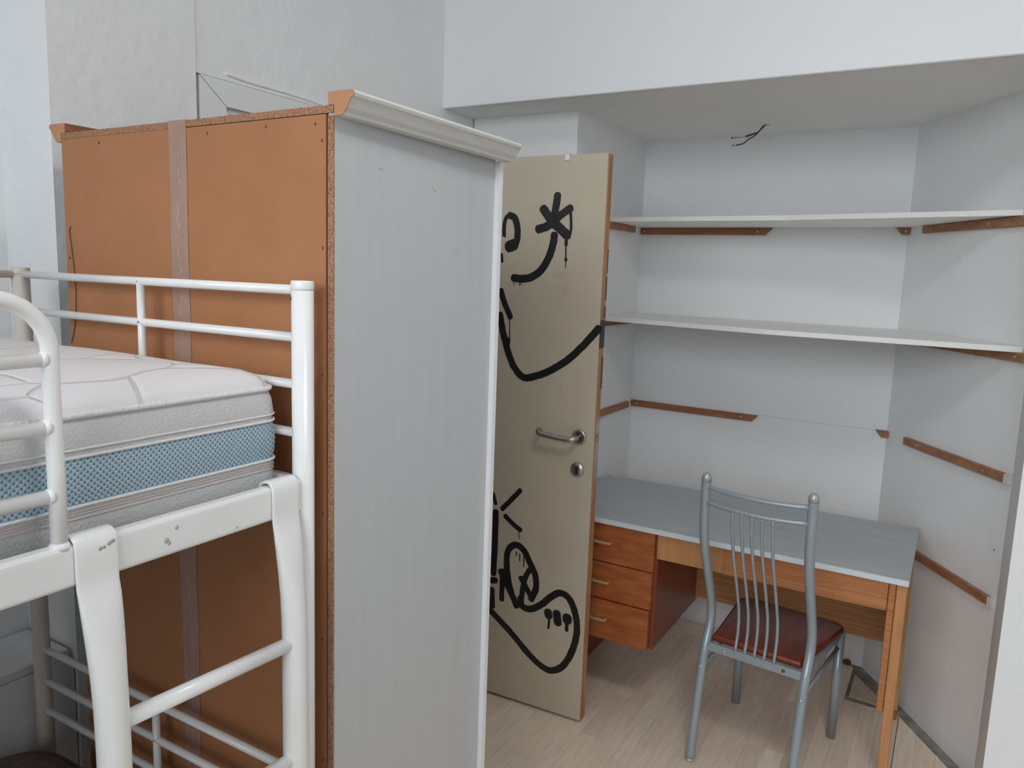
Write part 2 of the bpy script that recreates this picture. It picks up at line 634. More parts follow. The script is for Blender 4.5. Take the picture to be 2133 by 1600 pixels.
cn = struct('ceiling_niche', box((-1.9, YF + 0.03, ZC), (1.9, 3.6, ZC + 0.1)), CEIL)
ce = struct('ceiling', box((-2.3, -1.6, HR), (1.95, 3.6, HR + 0.1)), WALL)
wr = struct('wall_right', box((1.75, -1.6, -0.1), (1.95, 2.6, HR)), WALL)
wrear = struct('wall_rear', boxes([
    ((-2.25, -1.6, -0.1), (-1.6, -1.4, HR)), ((1.2, -1.6, -0.1), (1.95, -1.4, HR)),
    ((-1.6, -1.6, -0.1), (1.2, -1.4, 0.45)), ((-1.6, -1.6, 3.05), (1.2, -1.4, HR))]), WALL)
cl = root('added_fill_lamp', (0.15, 0.75, HR), 'added round white fill lamp on the ceiling, out of view', 'lamp')  # made-up fixture that houses the added fill light
link('fill_lamp_base', smooth_caps(lathe([(0, 0), (0.33, 0), (0.33, 0.05), (0.31, 0.055), (0, 0.055)], (0.15, 0.75, HR), (0, 0, -1), 40)), GLOSSW, cl)
link('fill_lamp_rim', smooth_caps(lathe([(0.305, 0.05), (0.33, 0.05), (0.33, 0.125), (0.322, 0.125), (0.305, 0.06)], (0.15, 0.75, HR), (0, 0, -1), 40)), GLOSSW, cl)
# corridor beyond the doorway
struct('wall_corridor', boxes([((-3.1, 0.9, -0.1), (-3.0, 3.1, 2.5)), ((-3.1, 0.9, -0.1), (-2.1, 1.0, 2.5)),
                               ((-3.1, 2.84, -0.1), (-2.1, 3.1, 2.5)), ((-3.1, 0.9, 2.4), (-2.05, 3.1, 2.5))]), WALL)


def window(name, x0, x1, z0, z1, pos, axis, n, label):
    w = root(name, (0, 0, 0), label, 'window', kind='structure')
    t = 0.05
    sp = lambda a, b, c, d: ((a, pos - 0.03, c), (b, pos + 0.03, d)) if axis == 'y' else ((pos - 0.03, a, c), (pos + 0.03, b, d))
    link('window_frame', boxes([sp(x0, x1, z0, z0 + t), sp(x0, x1, z1 - t, z1), sp(x0, x0 + t, z0, z1), sp(x1 - t, x1, z0, z1)]), GLOSSW, w)
    step = (x1 - x0) / n
    for i in range(1, n):
        link('mullion', box(*sp(x0 + i * step - t / 2, x0 + i * step + t / 2, z0 + t, z1 - t)), GLOSSW, w)
    for i in range(n):
        a, b = x0 + i * step + t * 0.6, x0 + (i + 1) * step - t * 0.6
        lo, hi = sp(a, b, z0 + t, z1 - t)
        if axis == 'y':
            lo, hi = (lo[0], pos - 0.002, lo[2]), (hi[0], pos + 0.002, hi[2])
        else:
            lo, hi = (pos - 0.002, lo[1], lo[2]), (pos + 0.002, hi[1], hi[2])
        link('window_pane', box(lo, hi), PANE, w)


window('window_1', -1.6, 1.2, 0.45, 3.05, -1.5, 'y', 3, 'tall white framed window in the rear wall')

# door casing on the left wall (mitred boards, gap on its left edge)
cas = root('trim_2', (XL, 1.9, 0), 'white painted door casing on the left wall above the wardrobe', 'door frame', kind='structure')
xc0, xc1 = XL - 0.05, XL + 0.003


def xprism(poly, a, b, m, nm, par, bev=0.0):
    return link(nm, prism(poly, a, b, 'x', bev), m, par)


xprism([(1.3925, 0), (1.477, 0), (1.477, 2.022), (1.3925, 2.088)], xc0, xc1, GLOSSW, 'casing_side', cas)
xprism([(2.452, 0), (2.366, 0), (2.366, 2.022), (2.452, 2.089)], xc0, xc1, GLOSSW, 'casing_side', cas)
xprism([(1.393, 2.0905), (1.479, 2.0235), (2.364, 2.0235), (2.452, 2.0905)], xc0, xc1, GLOSSW, 'casing_head', cas)
link('casing_stop', boxes([((XL - 0.12, 1.478, 0), (XL - 0.012, 1.50, 2.008)), ((XL - 0.12, 2.345, 0), (XL - 0.05, 2.365, 2.008)),
                           ((XL - 0.12, 1.478, 2.008), (XL - 0.012, 2.365, 2.023))]), GLOSSW, cas)
rod('paint_seam', spline([(XL + 0.0005, 1.478, 2.110), (XL + 0.0005, 1.56, 2.106), (XL, 1.70, 2.106), (XL - 0.001, 1.80, 2.103), (XL - 0.002, 1.9, 2.10)]), 0.0048, WALL_ROUGH, cas, seg=10)
link('casing_gap_shade', box((XL - 0.3, 1.384, -0.05), (XL - 0.052, 1.42, 2.09)), DARK, cas)  # near-black fill stands in for the shade inside the gap

# ------------------------------------------------------------------ open door with graffiti
DW, DT, DZ0, DZ1 = 0.76, 0.04, 0.012, 1.996
ang = R(2.3675)
dirx = Vector((math.cos(ang), math.sin(ang), 0))
hinge = Vector((-1.037, 2.358, 0)) - dirx * DW
door = root('door_1', hinge, 'open beige door with black spray-paint graffiti and steel lever handle', 'door', rz=ang, kind='structure')
link('door_leaf', box((0, 0, DZ0), (DW - 0.0015, DT, DZ1), 0.0012), DOORP, door, local=True)
link('door_edge', box((DW - 0.0015, 0.0006, DZ0 + 0.001), (DW + 0.0005, DT - 0.0006, DZ1 - 0.001)), DOORE, door, local=True,
     label='bare worn wood edge')

GRAFFITI = {
 'star': [([(-0.1758, 1.8648), (-0.1817, 1.8178), (-0.1891, 1.7761)], 0.0268), ([(-0.2278, 1.8209), (-0.2091, 1.7984), (-0.1921, 1.7733)], 0.0304), ([(-0.1262, 1.8218), (-0.1591, 1.801), (-0.1922, 1.7744)], 0.0268), ([(-0.2439, 1.7523), (-0.2137, 1.7609), (-0.1921, 1.7733)], 0.0292), ([(-0.1923, 1.7761), (-0.1632, 1.7566), (-0.1373, 1.7345)], 0.0329), ([(-0.1257, 1.8119), (-0.1212, 1.7567), (-0.1275, 1.7234)], 0.0097), ([(-0.1366, 1.7205), (-0.1369, 1.701)], 0.0122), ([(-0.1375, 1.701), (-0.1351, 1.6507)], 0.0049), ([(-0.1352, 1.6535), (-0.135, 1.6496)], 0.011), ([(-0.1351, 1.6507), (-0.135, 1.6238)], 0.003)],
 'smile': [([(-0.1822, 1.7341), (-0.1846, 1.706), (-0.2012, 1.6549), (-0.2293, 1.6114), (-0.2672, 1.5873), (-0.3031, 1.582), (-0.3331, 1.5839)], 0.0268), ([(-0.3307, 1.5735), (-0.3302, 1.56)], 0.003), ([(-0.3081, 1.5743), (-0.3075, 1.5585)], 0.0037), ([(-0.3028, 1.5744), (-0.3016, 1.5611)], 0.003)],
 'ring': [([(-0.3569, 1.7996), (-0.3366, 1.7904), (-0.3256, 1.7617), (-0.323, 1.7302), (-0.3279, 1.7042), (-0.3407, 1.6913)], 0.0243), ([(-0.3517, 1.803), (-0.3686, 1.7927), (-0.3763, 1.7674), (-0.3762, 1.7269)], 0.0146), ([(-0.356, 1.6911), (-0.3343, 1.6995)], 0.0402), ([(-0.3833, 1.6656), (-0.3803, 1.6393)], 0.0097)],
 'chin': [([(-0.382, 1.5379), (-0.3683, 1.5012), (-0.3405, 1.4462)], 0.0219), ([(-0.3822, 1.4528), (-0.366, 1.3849), (-0.3392, 1.3087), (-0.3102, 1.26), (-0.2756, 1.2361), (-0.2296, 1.2464), (-0.1784, 1.2689), (-0.1165, 1.3093), (-0.0571, 1.3659), (-0.0042, 1.428)], 0.0256), ([(-0.3429, 1.4402), (-0.34, 1.3628)], 0.0037), ([(-0.3442, 1.3684), (-0.3449, 1.3504)], 0.0146)],
 'beard': [([(-0.3867, 0.7933), (-0.3749, 0.7567)], 0.0147), ([(-0.2755, 0.8238), (-0.3127, 0.7803), (-0.3468, 0.7419)], 0.0188), ([(-0.3327, 0.7171), (-0.2999, 0.6932), (-0.2686, 0.6761)], 0.0188), ([(-0.2757, 0.6679), (-0.2719, 0.643)], 0.0033), ([(-0.3729, 0.7269), (-0.3723, 0.6057), (-0.3748, 0.4867)], 0.0245), ([(-0.3844, 0.458), (-0.3643, 0.4626)], 0.0245), ([(-0.3793, 0.4237), (-0.3751, 0.3578)], 0.0245)],
 'loop': [([(-0.3371, 0.5065), (-0.3358, 0.394)], 0.0212), ([(-0.3446, 0.5022), (-0.304, 0.4368), (-0.2708, 0.385)], 0.0245), ([(-0.2736, 0.3826), (-0.3047, 0.4542), (-0.3202, 0.5381), (-0.3147, 0.5914), (-0.2857, 0.6163), (-0.2517, 0.6026), (-0.2242, 0.5588), (-0.2024, 0.5207), (-0.1966, 0.4705), (-0.2147, 0.423)], 0.0245), ([(-0.2154, 0.5478), (-0.2436, 0.4942), (-0.2542, 0.4135)], 0.0212), ([(-0.2594, 0.495), (-0.2348, 0.4616), (-0.2101, 0.4241)], 0.0212), ([(-0.2818, 0.5895), (-0.2813, 0.5767)], 0.0049), ([(-0.2676, 0.5839), (-0.2666, 0.5583)], 0.0049), ([(-0.2508, 0.5788), (-0.2492, 0.5405)], 0.0049)],
 'sweep': [([(-0.259, 0.4168), (-0.2485, 0.3887), (-0.2131, 0.386), (-0.1687, 0.4168), (-0.1343, 0.4525), (-0.0997, 0.4743), (-0.0639, 0.4608), (-0.0368, 0.4066), (-0.0291, 0.3408), (-0.0439, 0.2685), (-0.0761, 0.2033), (-0.1213, 0.172), (-0.1673, 0.1799), (-0.2246, 0.217), (-0.3028, 0.2823), (-0.3872, 0.3414)], 0.0253)],
 'drops': [([(-0.1449, 0.3915), (-0.1409, 0.3775)], 0.0315), ([(-0.1402, 0.3851), (-0.1388, 0.3552), (-0.1404, 0.3306)], 0.009), ([(-0.1102, 0.3951), (-0.104, 0.3598)], 0.0315), ([(-0.0692, 0.39), (-0.0677, 0.3776)], 0.036), ([(-0.0686, 0.3774), (-0.0686, 0.3407)], 0.0139)],
}


def ribbon(bm, pts, w, y):
    """A flat stroke with rounded, slightly ragged edges on the door face."""
    p2 = [Vector((a + DW, b, 0)) for a, b in pts]
    p2 = spline(p2, 7) if len(p2) > 2 else [p2[0].lerp(p2[1], t / 5) for t in range(6)]
    h = w / 2
    Lf, Rt = [], []
    for i, p in enumerate(p2):
        t = (p2[min(i + 1, len(p2) - 1)] - p2[max(i - 1, 0)]).normalized()
        n = Vector((-t.y, t.x, 0))
        a = h * random.uniform(0.95, 1.06)
        b = h * random.uniform(0.95, 1.06)
        Lf.append(p + n * a)
        Rt.append(p - n * b)
    t0 = (p2[0] - p2[1]).normalized()
    t1 = (p2[-1] - p2[-2]).normalized()

    def cap(c, t):
        n = Vector((-t.y, t.x, 0))
        return [c + n * (h * math.cos(a)) + t * (h * 0.8 * math.sin(a)) for a in [math.pi * k / 8 for k in range(9)]]

    V = lambda q: bm.verts.new((q.x, y, q.y))
    for i in range(len(p2) - 1):
        bm.faces.new([V(Lf[i]), V(Lf[i + 1]), V(Rt[i + 1]), V(Rt[i])])
    bm.faces.new([V(q) for q in cap(p2[0], t0)])
    bm.faces.new([V(q) for q in cap(p2[-1], t1)])


names = {'star': 'graffiti_star', 'smile': 'graffiti_curve', 'ring': 'graffiti_ring', 'chin': 'graffiti_curve', 'beard': 'graffiti_dashes',
         'loop': 'graffiti_letters', 'sweep': 'graffiti_curve', 'drops': 'graffiti_dots'}
for gk, gs in GRAFFITI.items():
    bm = bmesh.new()
    for i, (pts, w) in enumerate(gs):
        ribbon(bm, pts, w, -0.0008 - 0.00006 * i)
    me = bpy.data.meshes.new(gk)
    bm.to_mesh(me)
    bm.free()
    link(names[gk], me, SPRAY, door, local=True, label='black spray-painted mark')
# paint that ran over the door edge
bm = bmesh.new()
for z0, z1, y0, y1 in ((1.36, 1.455, 0.0, 0.041), (1.46, 1.50, 0.028, 0.041), (1.52, 1.60, 0.031, 0.041), (1.22, 1.33, 0.03, 0.041), (1.61, 1.69, 0.034, 0.041)):
    add_box(bm, (DW + 0.0002, y0, z0), (DW + 0.0012, y1, z1))
link('graffiti_overspray', to_mesh(bm), SPRAY, door, local=True)
# tape residue and stains
for a, b in (((-0.185, 1.616), (-0.128, 1.586)), ((-0.143, 1.564), (-0.124, 1.531))):
    link('tape_residue', box((a[0] + DW, -0.0004, b[1]), (b[0] + DW, 0.0002, a[1])), RESIDUE, door, local=True)
for a, b in (((-0.307, 1.422), (-0.235, 1.374)), ((-0.235, 1.42), (-0.174, 1.378))):
    link('tape_residue', box((a[0] + DW, -0.0004, b[1]), (b[0] + DW, 0.0002, a[1])), RESID_DARK, door, local=True)
link('tape_residue', prism([(DW - 0.154, 1.222), (DW - 0.133, 1.226), (DW - 0.118, 1.19)], -0.0005, 0.0002, 'y'), RESIDUE, door, local=True)
link('tape_residue', box((DW - 0.395, -0.0011, 1.676), (DW - 0.374, 0.0002, 1.726)), DOORP, door, local=True)
for a, b in (((-0.272, 1.19), (-0.262, 1.165)), ((-0.112, 1.21), (-0.098, 1.208)), ((-0.335, 1.09), (-0.30, 1.065)), ((-0.26, 0.16), (-0.225, 0.165)), ((-0.085, 1.115), (-0.06, 1.09)), ((-0.36, 0.235), (-0.345, 0.238))):
    rod('scratch', [(DW + a[0], -0.0002, a[1]), (DW + b[0], -0.0002, b[1])], 0.0007, BEDCHIP, door, seg=5, local=True)
# hook over the top of the door
hk = DW - 0.1445
link('door_hook', boxes([((hk - 0.009, -0.004, 1.977), (hk + 0.007, -0.0004, 2.0)), ((hk - 0.009, -0.004, 1.9965), (hk + 0.007, 0.044, 2.0)),
                         ((hk - 0.009, 0.0405, 1.975), (hk + 0.007, 0.044, 2.0))], 0.0012), PLASTIC, door, local=True, label='small white over-door hook')
# lever handle and key rosette
hx, hz = DW - 0.0551, 1.0508
h = link('lever_handle', smooth_caps(tube(spline([(hx, 0, hz), (hx, -0.032, hz), (hx - 0.006, -0.044, hz - 0.002), (hx - 0.022, -0.049, hz - 0.005),
         (hx - 0.075, -0.05, hz - 0.002), (hx - 0.12, -0.05, hz + 0.003), (hx - 0.134, -0.047, hz + 0.006), (hx - 0.141, -0.036, hz + 0.009), (hx - 0.141, -0.022, hz + 0.010)], 5), 0.0095, 14)),
         STEEL, door, local=True, label='brushed steel lever handle')
link('rosette', smooth_caps(lathe([(0.0, 0.0), (0.026, 0.0), (0.0265, 0.004), (0.024, 0.008), (0.018, 0.009), (0.0175, 0.006), (0.0, 0.006)], (hx, 0, hz), (0, -1, 0), 32)), STEEL, h, local=True)
kx, kz = DW - 0.0565, 0.9351
k = link('key_rosette', smooth_caps(lathe([(0.0, 0.0), (0.025, 0.0), (0.0255, 0.004), (0.022, 0.008), (0.0, 0.0085)], (kx, 0, kz), (0, -1, 0), 32)), STEEL, door, local=True)
link('keyhole', prism([(kx - 0.005, kz + 0.013), (kx + 0.005, kz + 0.013), (kx + 0.008, kz + 0.006), (kx + 0.005, kz - 0.002), (kx + 0.005, kz - 0.016), (kx - 0.005, kz - 0.016), (kx - 0.005, kz - 0.002), (kx - 0.008, kz + 0.006)], -0.0092, -0.007, 'y'), DARK, k, local=True)
link('latch_plate', box((DW, 0.008, 0.90), (DW + 0.0014, 0.032, 1.12)), STEEL, door, local=True)
link('latch_bolt', prism([(DW, 0.012), (DW + 0.011, 0.014), (DW + 0.003, 0.028), (DW, 0.028)], 1.035, 1.06, 'z'), STEEL, door, local=True)
for z in (0.25, 1.75):
    link('hinge', smooth_caps(lathe([(0.0, 0), (0.008, 0), (0.008, 0.09), (0.0, 0.09)], (-0.002, -0.006, z), (0, 0, 1), 12)), STEEL, door, local=True)

# ------------------------------------------------------------------ wardrobe
WX0, WX1, WY0, WY1, WH = -1.645, -0.888, 0.94, 1.446, 1.853
wd = root('wardrobe', ((WX0 + WX1) / 2, (WY0 + WY1) / 2, 0), 'tall grey wardrobe with bare brown hardboard back between bunk bed and open door', 'wardrobe')
sp = link('side_panel', prism([(WX1 - 0.014, WY0 + 0.002), (WX1, WY0 + 0.002), (WX1 - 0.012, WY1), (WX1 - 0.026, WY1)], 0, 1.842), GREYP, wd, label='grey painted side panel')
link('chipboard_edge', box((WX1 - 0.0132, WY0 - 0.0005, 0.0), (WX1 - 0.0006, WY0 + 0.002, 1.838)), CHIP, sp, label='raw chipboard edge')
for (ya, za, yb_, zb2) in ((1.015, 1.79, 1.016, 1.775), (1.05, 1.772, 1.062, 1.770), (1.048, 1.757, 1.056, 1.753), (1.21, 1.768, 1.216, 1.752), (1.214, 1.752, 1.222, 1.75), (1.33, 1.70, 1.332, 1.688)):
    fx = lambda y: WX1 - 0.012 * (y - WY0) / (WY1 - WY0)
    rod('scratch', [(fx(ya), ya, za), (fx(yb_), yb_, zb2)], 0.0006, RESID_DARK, sp, seg=5)
sp2 = link('side_panel', box((WX0, WY0 + 0.002, 0), (WX0 + 0.014, WY1, 1.842)), GREYP, wd)
link('top_panel', box((WX0 + 0.001, WY0 - 0.001, 1.842), (WX1 - 0.001, WY1, 1.854)), CHIP, wd, label='raw chipboard top edge')
link('bottom_panel', box((WX0 + 0.014, WY0 + 0.008, 0.06), (WX1 - 0.027, WY1, 0.076)), GREYP, wd)
link('plinth', box((WX0 + 0.014, WY1 - 0.03, 0), (WX1 - 0.027, WY1 - 0.014, 0.06)), GREYP, wd)
xs = -1.271
link('back_board', box((WX0 + 0.001, WY0 - 0.001, 0.02), (xs - 0.0006, WY0 + 0.0025, 1.8415)), HARDB, wd, label='bare brown hardboard back sheet')
link('back_board', box((xs + 0.0006, WY0 - 0.0016, 0.02), (WX1 - 0.0165, WY0 + 0.0025, 1.8405)), HARDB, wd, label='bare brown hardboard back sheet')
# packing tape over the joint, slightly wrinkled
bm = bmesh.new()
nrow = 60
ring = []
for i in range(nrow + 1):
    z = 1.849 - i * (1.849 - 0.05) / nrow
    jit = math.sin(i * 1.7) * 0.0005 + math.sin(i * 0.6) * 0.0008
    row = []
    for q in range(5):
        u = q / 4
        row.append(bm.verts.new((-1.296 + 0.0495 * u + jit, WY0 - 0.0022 - (0.0008 if q == 2 else 0.0002) - 0.0003 * math.sin(i * 2.1 + q), z)))
    ring.append(row)
for a, b in zip(ring[:-1], ring[1:]):
    for q in range(4):
        bm.faces.new((a[q], b[q], b[q + 1], a[q + 1]))
for q in range(4):
    pass
tape = link('packing_tape', to_mesh(bm), TAPE, wd, label='strip of shiny brown packing tape')
link('tape_fold', box((-1.296, WY0 - 0.0025, 1.845), (-1.2465, WY0 + 0.03, 1.8552)), TAPE, tape)
bm = bmesh.new()
z = 1.80
bm.free()
while z > 0.9:
    bm = bmesh.new()
    ln = random.uniform(0.006, 0.022)
    cx = -1.272 + random.uniform(-0.005, 0.005)
    add_tube(bm, [(cx, WY0 - 0.0033, z), (cx + random.uniform(-0.003, 0.003), WY0 - 0.0034, z - ln * 0.4), (cx + random.uniform(-0.005, 0.005), WY0 - 0.0033, z - ln)], [0.0002, 0.0006, 0.0002], 6)
    z -= ln + random.uniform(-0.002, 0.02)
    link('tape_crease_glint', to_mesh(bm), TAPE_SHINE, tape)
for x, z in ((-1.513, 1.828), (-1.188, 1.827), (-1.04, 1.829), (-0.927, 1.826), (-0.912, 1.80), (-0.911, 1.63), (-0.912, 1.42), (-0.911, 1.18), (-0.912, 0.95), (-0.911, 0.72), (-1.632, 1.60), (-1.631, 1.30)):
    link('nail', box((x - 0.001, WY0 - 0.0028, z - 0.0026), (x + 0.001, WY0 - 0.001, z + 0.0026), 0.0004), NAIL, wd)
rod('hanging_thread', spline([(-1.623, WY0 - 0.002, 1.665), (-1.627, WY0 - 0.003, 1.655), (-1.622, WY0 - 0.003, 1.62), (-1.614, WY0 - 0.003, 1.548), (-1.62, WY0 - 0.003, 1.47), (-1.639, WY0 - 0.003, 1.419)]), 0.0008, NAIL, wd, seg=6)
# cornices: profile in (x, z)
prof = [(-0.900, 1.8545), (-0.900, 1.874), (-0.853, 1.8745), (-0.848, 1.8735), (-0.8455, 1.869), (-0.8475, 1.8645), (-0.852, 1.862), (-0.8545, 1.857), (-0.860, 1.848),
        (-0.866, 1.8425), (-0.868, 1.8375), (-0.8875, 1.8365), (-0.8875, 1.8545)]
co = link('cornice', prism(prof, WY0 + 0.001, 1.466, 'y'), CORN, wd, label='moulded off-white cornice on the right side')
pe = [((x * 0.985 - 0.0132), (z - 1.855) * 0.985 + 1.855) for x, z in prof]
link('cornice_end', prism(pe, WY0 - 0.001, WY0 + 0.001, 'y'), MDF, co, label='raw brown end grain')
link('cornice_corner', box((-0.852, 1.4655, 1.8665), (-0.846, 1.4685, 1.8725), 0.001), MDF, co)
mx = (WX0 + WX1) / 2
profL = [(2 * mx - x, z) for x, z in prof][::-1]
col_ = link('cornice', prism(profL, WY0 + 0.001, 1.466, 'y'), MDF_DARK, wd, label='unpainted brown cornice on the left side')
peL = [((x - mx) * 0.9985 + mx, (z - 1.855) * 0.985 + 1.855) for x, z in profL]
link('cornice_end', prism(peL, WY0 - 0.0012, WY0 + 0.001, 'y'), MDF, col_)
# front frame and doors
link('front_stile', box((WX1 - 0.062, WY1, 0.0), (WX1, WY1 + 0.014, 1.8365)), WHITEP, wd, label='bright white front stile')
link('front_stile', box((WX0 - 0.011, WY1, 0.0), (WX0 + 0.05, WY1 + 0.018, 1.8365)), WHITEP, wd)
link('top_rail', box((WX0 + 0.05, WY1, 1.76), (WX1 - 0.062, WY1 + 0.014, 1.8365)), WHITEP, wd)
for a, b in ((WX0 - 0.009, mx - 0.002), (mx + 0.002, WX1 - 0.02)):
    dr = link('wardrobe_door', box((a, WY1 + 0.018, 0.07), (b, WY1 + 0.034, 1.834), 0.002), GREYP, wd)

# ------------------------------------------------------------------ bunk bed
BX0, BX1, BY0, BY1 = -1.744, -0.913, -1.055, 0.895
bed = root('bunk_bed', ((BX0 + BX1) / 2, (BY0 + BY1) / 2, 0), 'white tubular metal bunk bed standing against the wardrobe back', 'bunk bed')


def bpost(x, y, m):
    p = rod('post', [(x, y, 0), (x, y, 1.562)], 0.0178, m, bed, seg=24)
    link('post_cap', smooth_caps(lathe([(0, 0), (0.0182, 0.0), (0.0185, 0.003), (0.0185, 0.012), (0.0175, 0.0145), (0, 0.015)], (x, y, 1.562), (0, 0, 1), 24)), m, p)
    return p


pr = bpost(BX1, BY1, BEDW)
link('bolt_hole', smooth_caps(lathe([(0, 0), (0.0034, 0), (0.0034, 0.0008), (0, 0.0008)], (BX1 - 0.011, BY1 - 0.0136, 1.548), (-0.62, -0.78, 0), 12)), DARK, pr)
bpost(BX0, BY1, BEDDIRTY)
bpost(BX1, BY0, BEDW)
bpost(BX0, BY0, BEDW)
for yy in (BY1, BY0):
    for z in (1.5615, 1.485, 1.408, 1.327):
        rod('end_rail', [(BX0, yy, z), (BX1, yy, z)], 0.0078, BEDW, bed, seg=14)
    rod('end_bar', [(-1.3305, yy, 1.5615), (-1.3305, yy, 1.327)], 0.0078, BEDW, bed)
    for z in (0.712, 0.634, 0.561):
        rod('end_rail', [(BX0, yy, z), (BX1, yy, z)], 0.0078, BEDW, bed, seg=14)
    rod('end_bar', [(-1.3285, yy, 0.712), (-1.3285, yy, 0.44)], 0.0078, BEDW, bed)
    for z in (1.228, 0.38):
        link('end_beam', box((BX0 + 0.01, yy - 0.011, z - 0.026), (BX1 - 0.01, yy + 0.011, z + 0.026), 0.008, 3), BEDW, bed)


def side_rail(x, zc, m):
    me = box((x - 0.0115, BY0 + 0.012, zc - 0.0275), (x + 0.0115, BY1 - 0.008, zc + 0.0275), 0.0085, 4)
    return link('side_rail', me, m, bed, smooth=False)


sr = side_rail(BX1, 1.228, BEDW)
side_rail(BX0, 1.228, BEDW)
side_rail(BX1, 0.36, BEDW)
side_rail(BX0, 0.36, BEDW)
for y, z, a in ((0.648, 1.238, 0.0035), (0.632, 1.224, 0.0045), (0.636, 1.219, 0.003), (0.75, 1.21, 0.002)):
    link('paint_chip', smooth_caps(lathe([(0, 0), (a, 0), (a * 0.9, 0.0004), (0, 0.0005)], (BX1 + 0.0114, y, z), (1, 0, 0), 7)), BEDCHIP, sr)
for lv in (1.207, 0.338):
    for i in range(12):
        y = BY0 + 0.09 + i * 0.155
        link('slat', box((BX0 + 0.012, y, lv - 0.006), (BX1 - 0.012, y + 0.06, lv + 0.005)), SLATW, bed)
# guard rail on the room side
GY1, GY0, GZ = 0.496, -0.75, 1.553
GR = 0.062
gpts = [(BX1, GY1, 1.252), (BX1, GY1, 1.35), (BX1, GY1, GZ - GR)]
gpts += [(BX1, GY1 - GR + GR * math.cos(R(a)), GZ - GR + GR * math.sin(R(a))) for a in range(10, 91, 10)]
gpts += [(BX1, 0.2, GZ), (BX1, -0.3, GZ)]
gpts += [(BX1, GY0 + GR - GR * math.sin(R(a)), GZ - GR + GR * math.cos(R(a))) for a in range(0, 91, 10)]
gpts += [(BX1, GY0, 1.35), (BX1, GY0, 1.252)]
gr = rod('guard_rail', gpts, 0.0098, BEDW, bed, seg=18)
for z in (1.482, 1.4015, 1.318):
    rod('guard_bar', [(BX1, GY1, z), (BX1, GY0, z)], 0.0086, BEDW, gr, seg=16)
    for yy in (GY1 - 0.009, GY0 + 0.009):
        link('weld', smooth_caps(lathe([(0.0098, -0.003), (0.0096, 0.0005), (0.0087, 0.0035)], (BX1, yy, z), (0, -1 if yy > 0 else 1, 0), 16)), BEDW, gr)
link('weld', smooth_caps(lathe([(0.0125, -0.002), (0.0125, 0.003), (0.0099, 0.007)], (BX1, GY1, 1.2525), (0, 0, 1), 18)), BEDW, gr)
# wall-side safety rail
for z in (1.5615, 1.40):
    rod('wall_rail', [(BX0, BY1, z), (BX0, BY0, z)], 0.0078, BEDDIRTY, bed, seg=14)


# ladder hooked over the rail
def xsec(bm, rings):
    vs = [[bm.verts.new(p) for p in r] for r in rings]
    n = len(vs[0])
    for a, b in zip(vs[:-1], vs[1:]):
        for q in range(n):
            bm.faces.new((a[q], a[(q + 1) % n], b[(q + 1) % n], b[q]))
    bm.faces.new(vs[0][::-1])
    bm.faces.new(vs[-1])


lad = root('bunk_ladder', (-0.885, 0.69, 0), 'white metal hook-on ladder hanging from the upper bunk rail', 'ladder')


def stile(yc):
    bm = bmesh.new()
    n = 20
    rings = []

    def ell(cx, cz, hw, ht, sq, tilt=0.0):
        out = []
        for q in range(n):
            a = 2 * math.pi * q / n
            ca, sa = math.cos(a), math.sin(a)
            ex = 2.0 / sq
            px = math.copysign(abs(ca) ** ex, ca) * ht
            py = math.copysign(abs(sa) ** ex, sa) * hw
            out.append((cx + px * math.cos(tilt), yc + py, cz + px * math.sin(tilt)))
        return out

    # hook: inside lip, over the top, down the outer face
    hookpath = [(-0.9285, 1.212, 0), (-0.9285, 1.245, 0), (-0.926, 1.2575, -0.7), (-0.918, 1.262, -1.3), (-0.908, 1.262, -1.8), (-0.9005, 1.257, -2.5), (-0.8985, 1.245, -3.14), (-0.898, 1.215, -3.14), (-0.898, 1.198, -3.14)]
    for cx, cz, tl in hookpath:
        rings.append(ell(cx, cz, 0.0275, 0.0022, 6, tl))
    for cz, hw, ht, sq in ((1.18, 0.0272, 0.0055, 3.5), (1.155, 0.0262, 0.009, 2.8), (1.12, 0.0246, 0.013, 2.3), (1.08, 0.0228, 0.0165, 2.0), (1.04, 0.0215, 0.0188, 2), (0.98, 0.0208, 0.0202, 2), (0.02, 0.0206, 0.0206, 2), (0.0, 0.0206, 0.0206, 2)):
        cx = -0.9015 + ht + 0.0015
        rings.append(ell(cx, cz, hw, ht, sq, -3.14159))
    xsec(bm, rings)
    return link('stile', smooth_caps(to_mesh(bm)), BEDW, lad)


s1 = stile(0.5325)
s2 = stile(0.8425)
for y, z, a in ((0.548, 1.246, 0.003), (0.541, 1.243, 0.0025), (0.536, 1.2425, 0.003), (0.553, 1.248, 0.003)):
    link('paint_chip', smooth_caps(lathe([(0, 0), (a, 0), (a * 0.9, 0.0005), (0, 0.0006)], (-0.8964, y, z), (1, 0, 0), 7)), BEDCHIP, s1)
for z in (1.004, 0.800, 0.596, 0.392, 0.188):
    rod('rung', [(-0.880, 0.5325, z + 0.008), (-0.880, 0.8425, z - 0.008)], 0.0118, BEDW, lad, seg=18)
for st, yy in ((s1, 0.5325), (s2, 0.8425)):
    link('rubber_foot', smooth_caps(lathe([(0, 0), (0.022, 0), (0.022, 0.02), (0.0207, 0.022)], (-0.880, yy, 0.0), (0, 0, 1), 18)), RUBBER, st)

# ------------------------------------------------------------------ mattresses


def rrect(x0, x1, y0, y1, r, n=8):
    pts = []
    for cx, cy, a0 in ((x1 - r, y1 - r, 0), (x0 + r, y1 - r, 90), (x0 + r, y0 + r, 180), (x1 - r, y0 + r, 270)):
        for k in range(n + 1):
            a = R(a0 + 90 * k / n)
            pts.append((cx + r * math.cos(a), cy + r * math.sin(a)))
    return pts


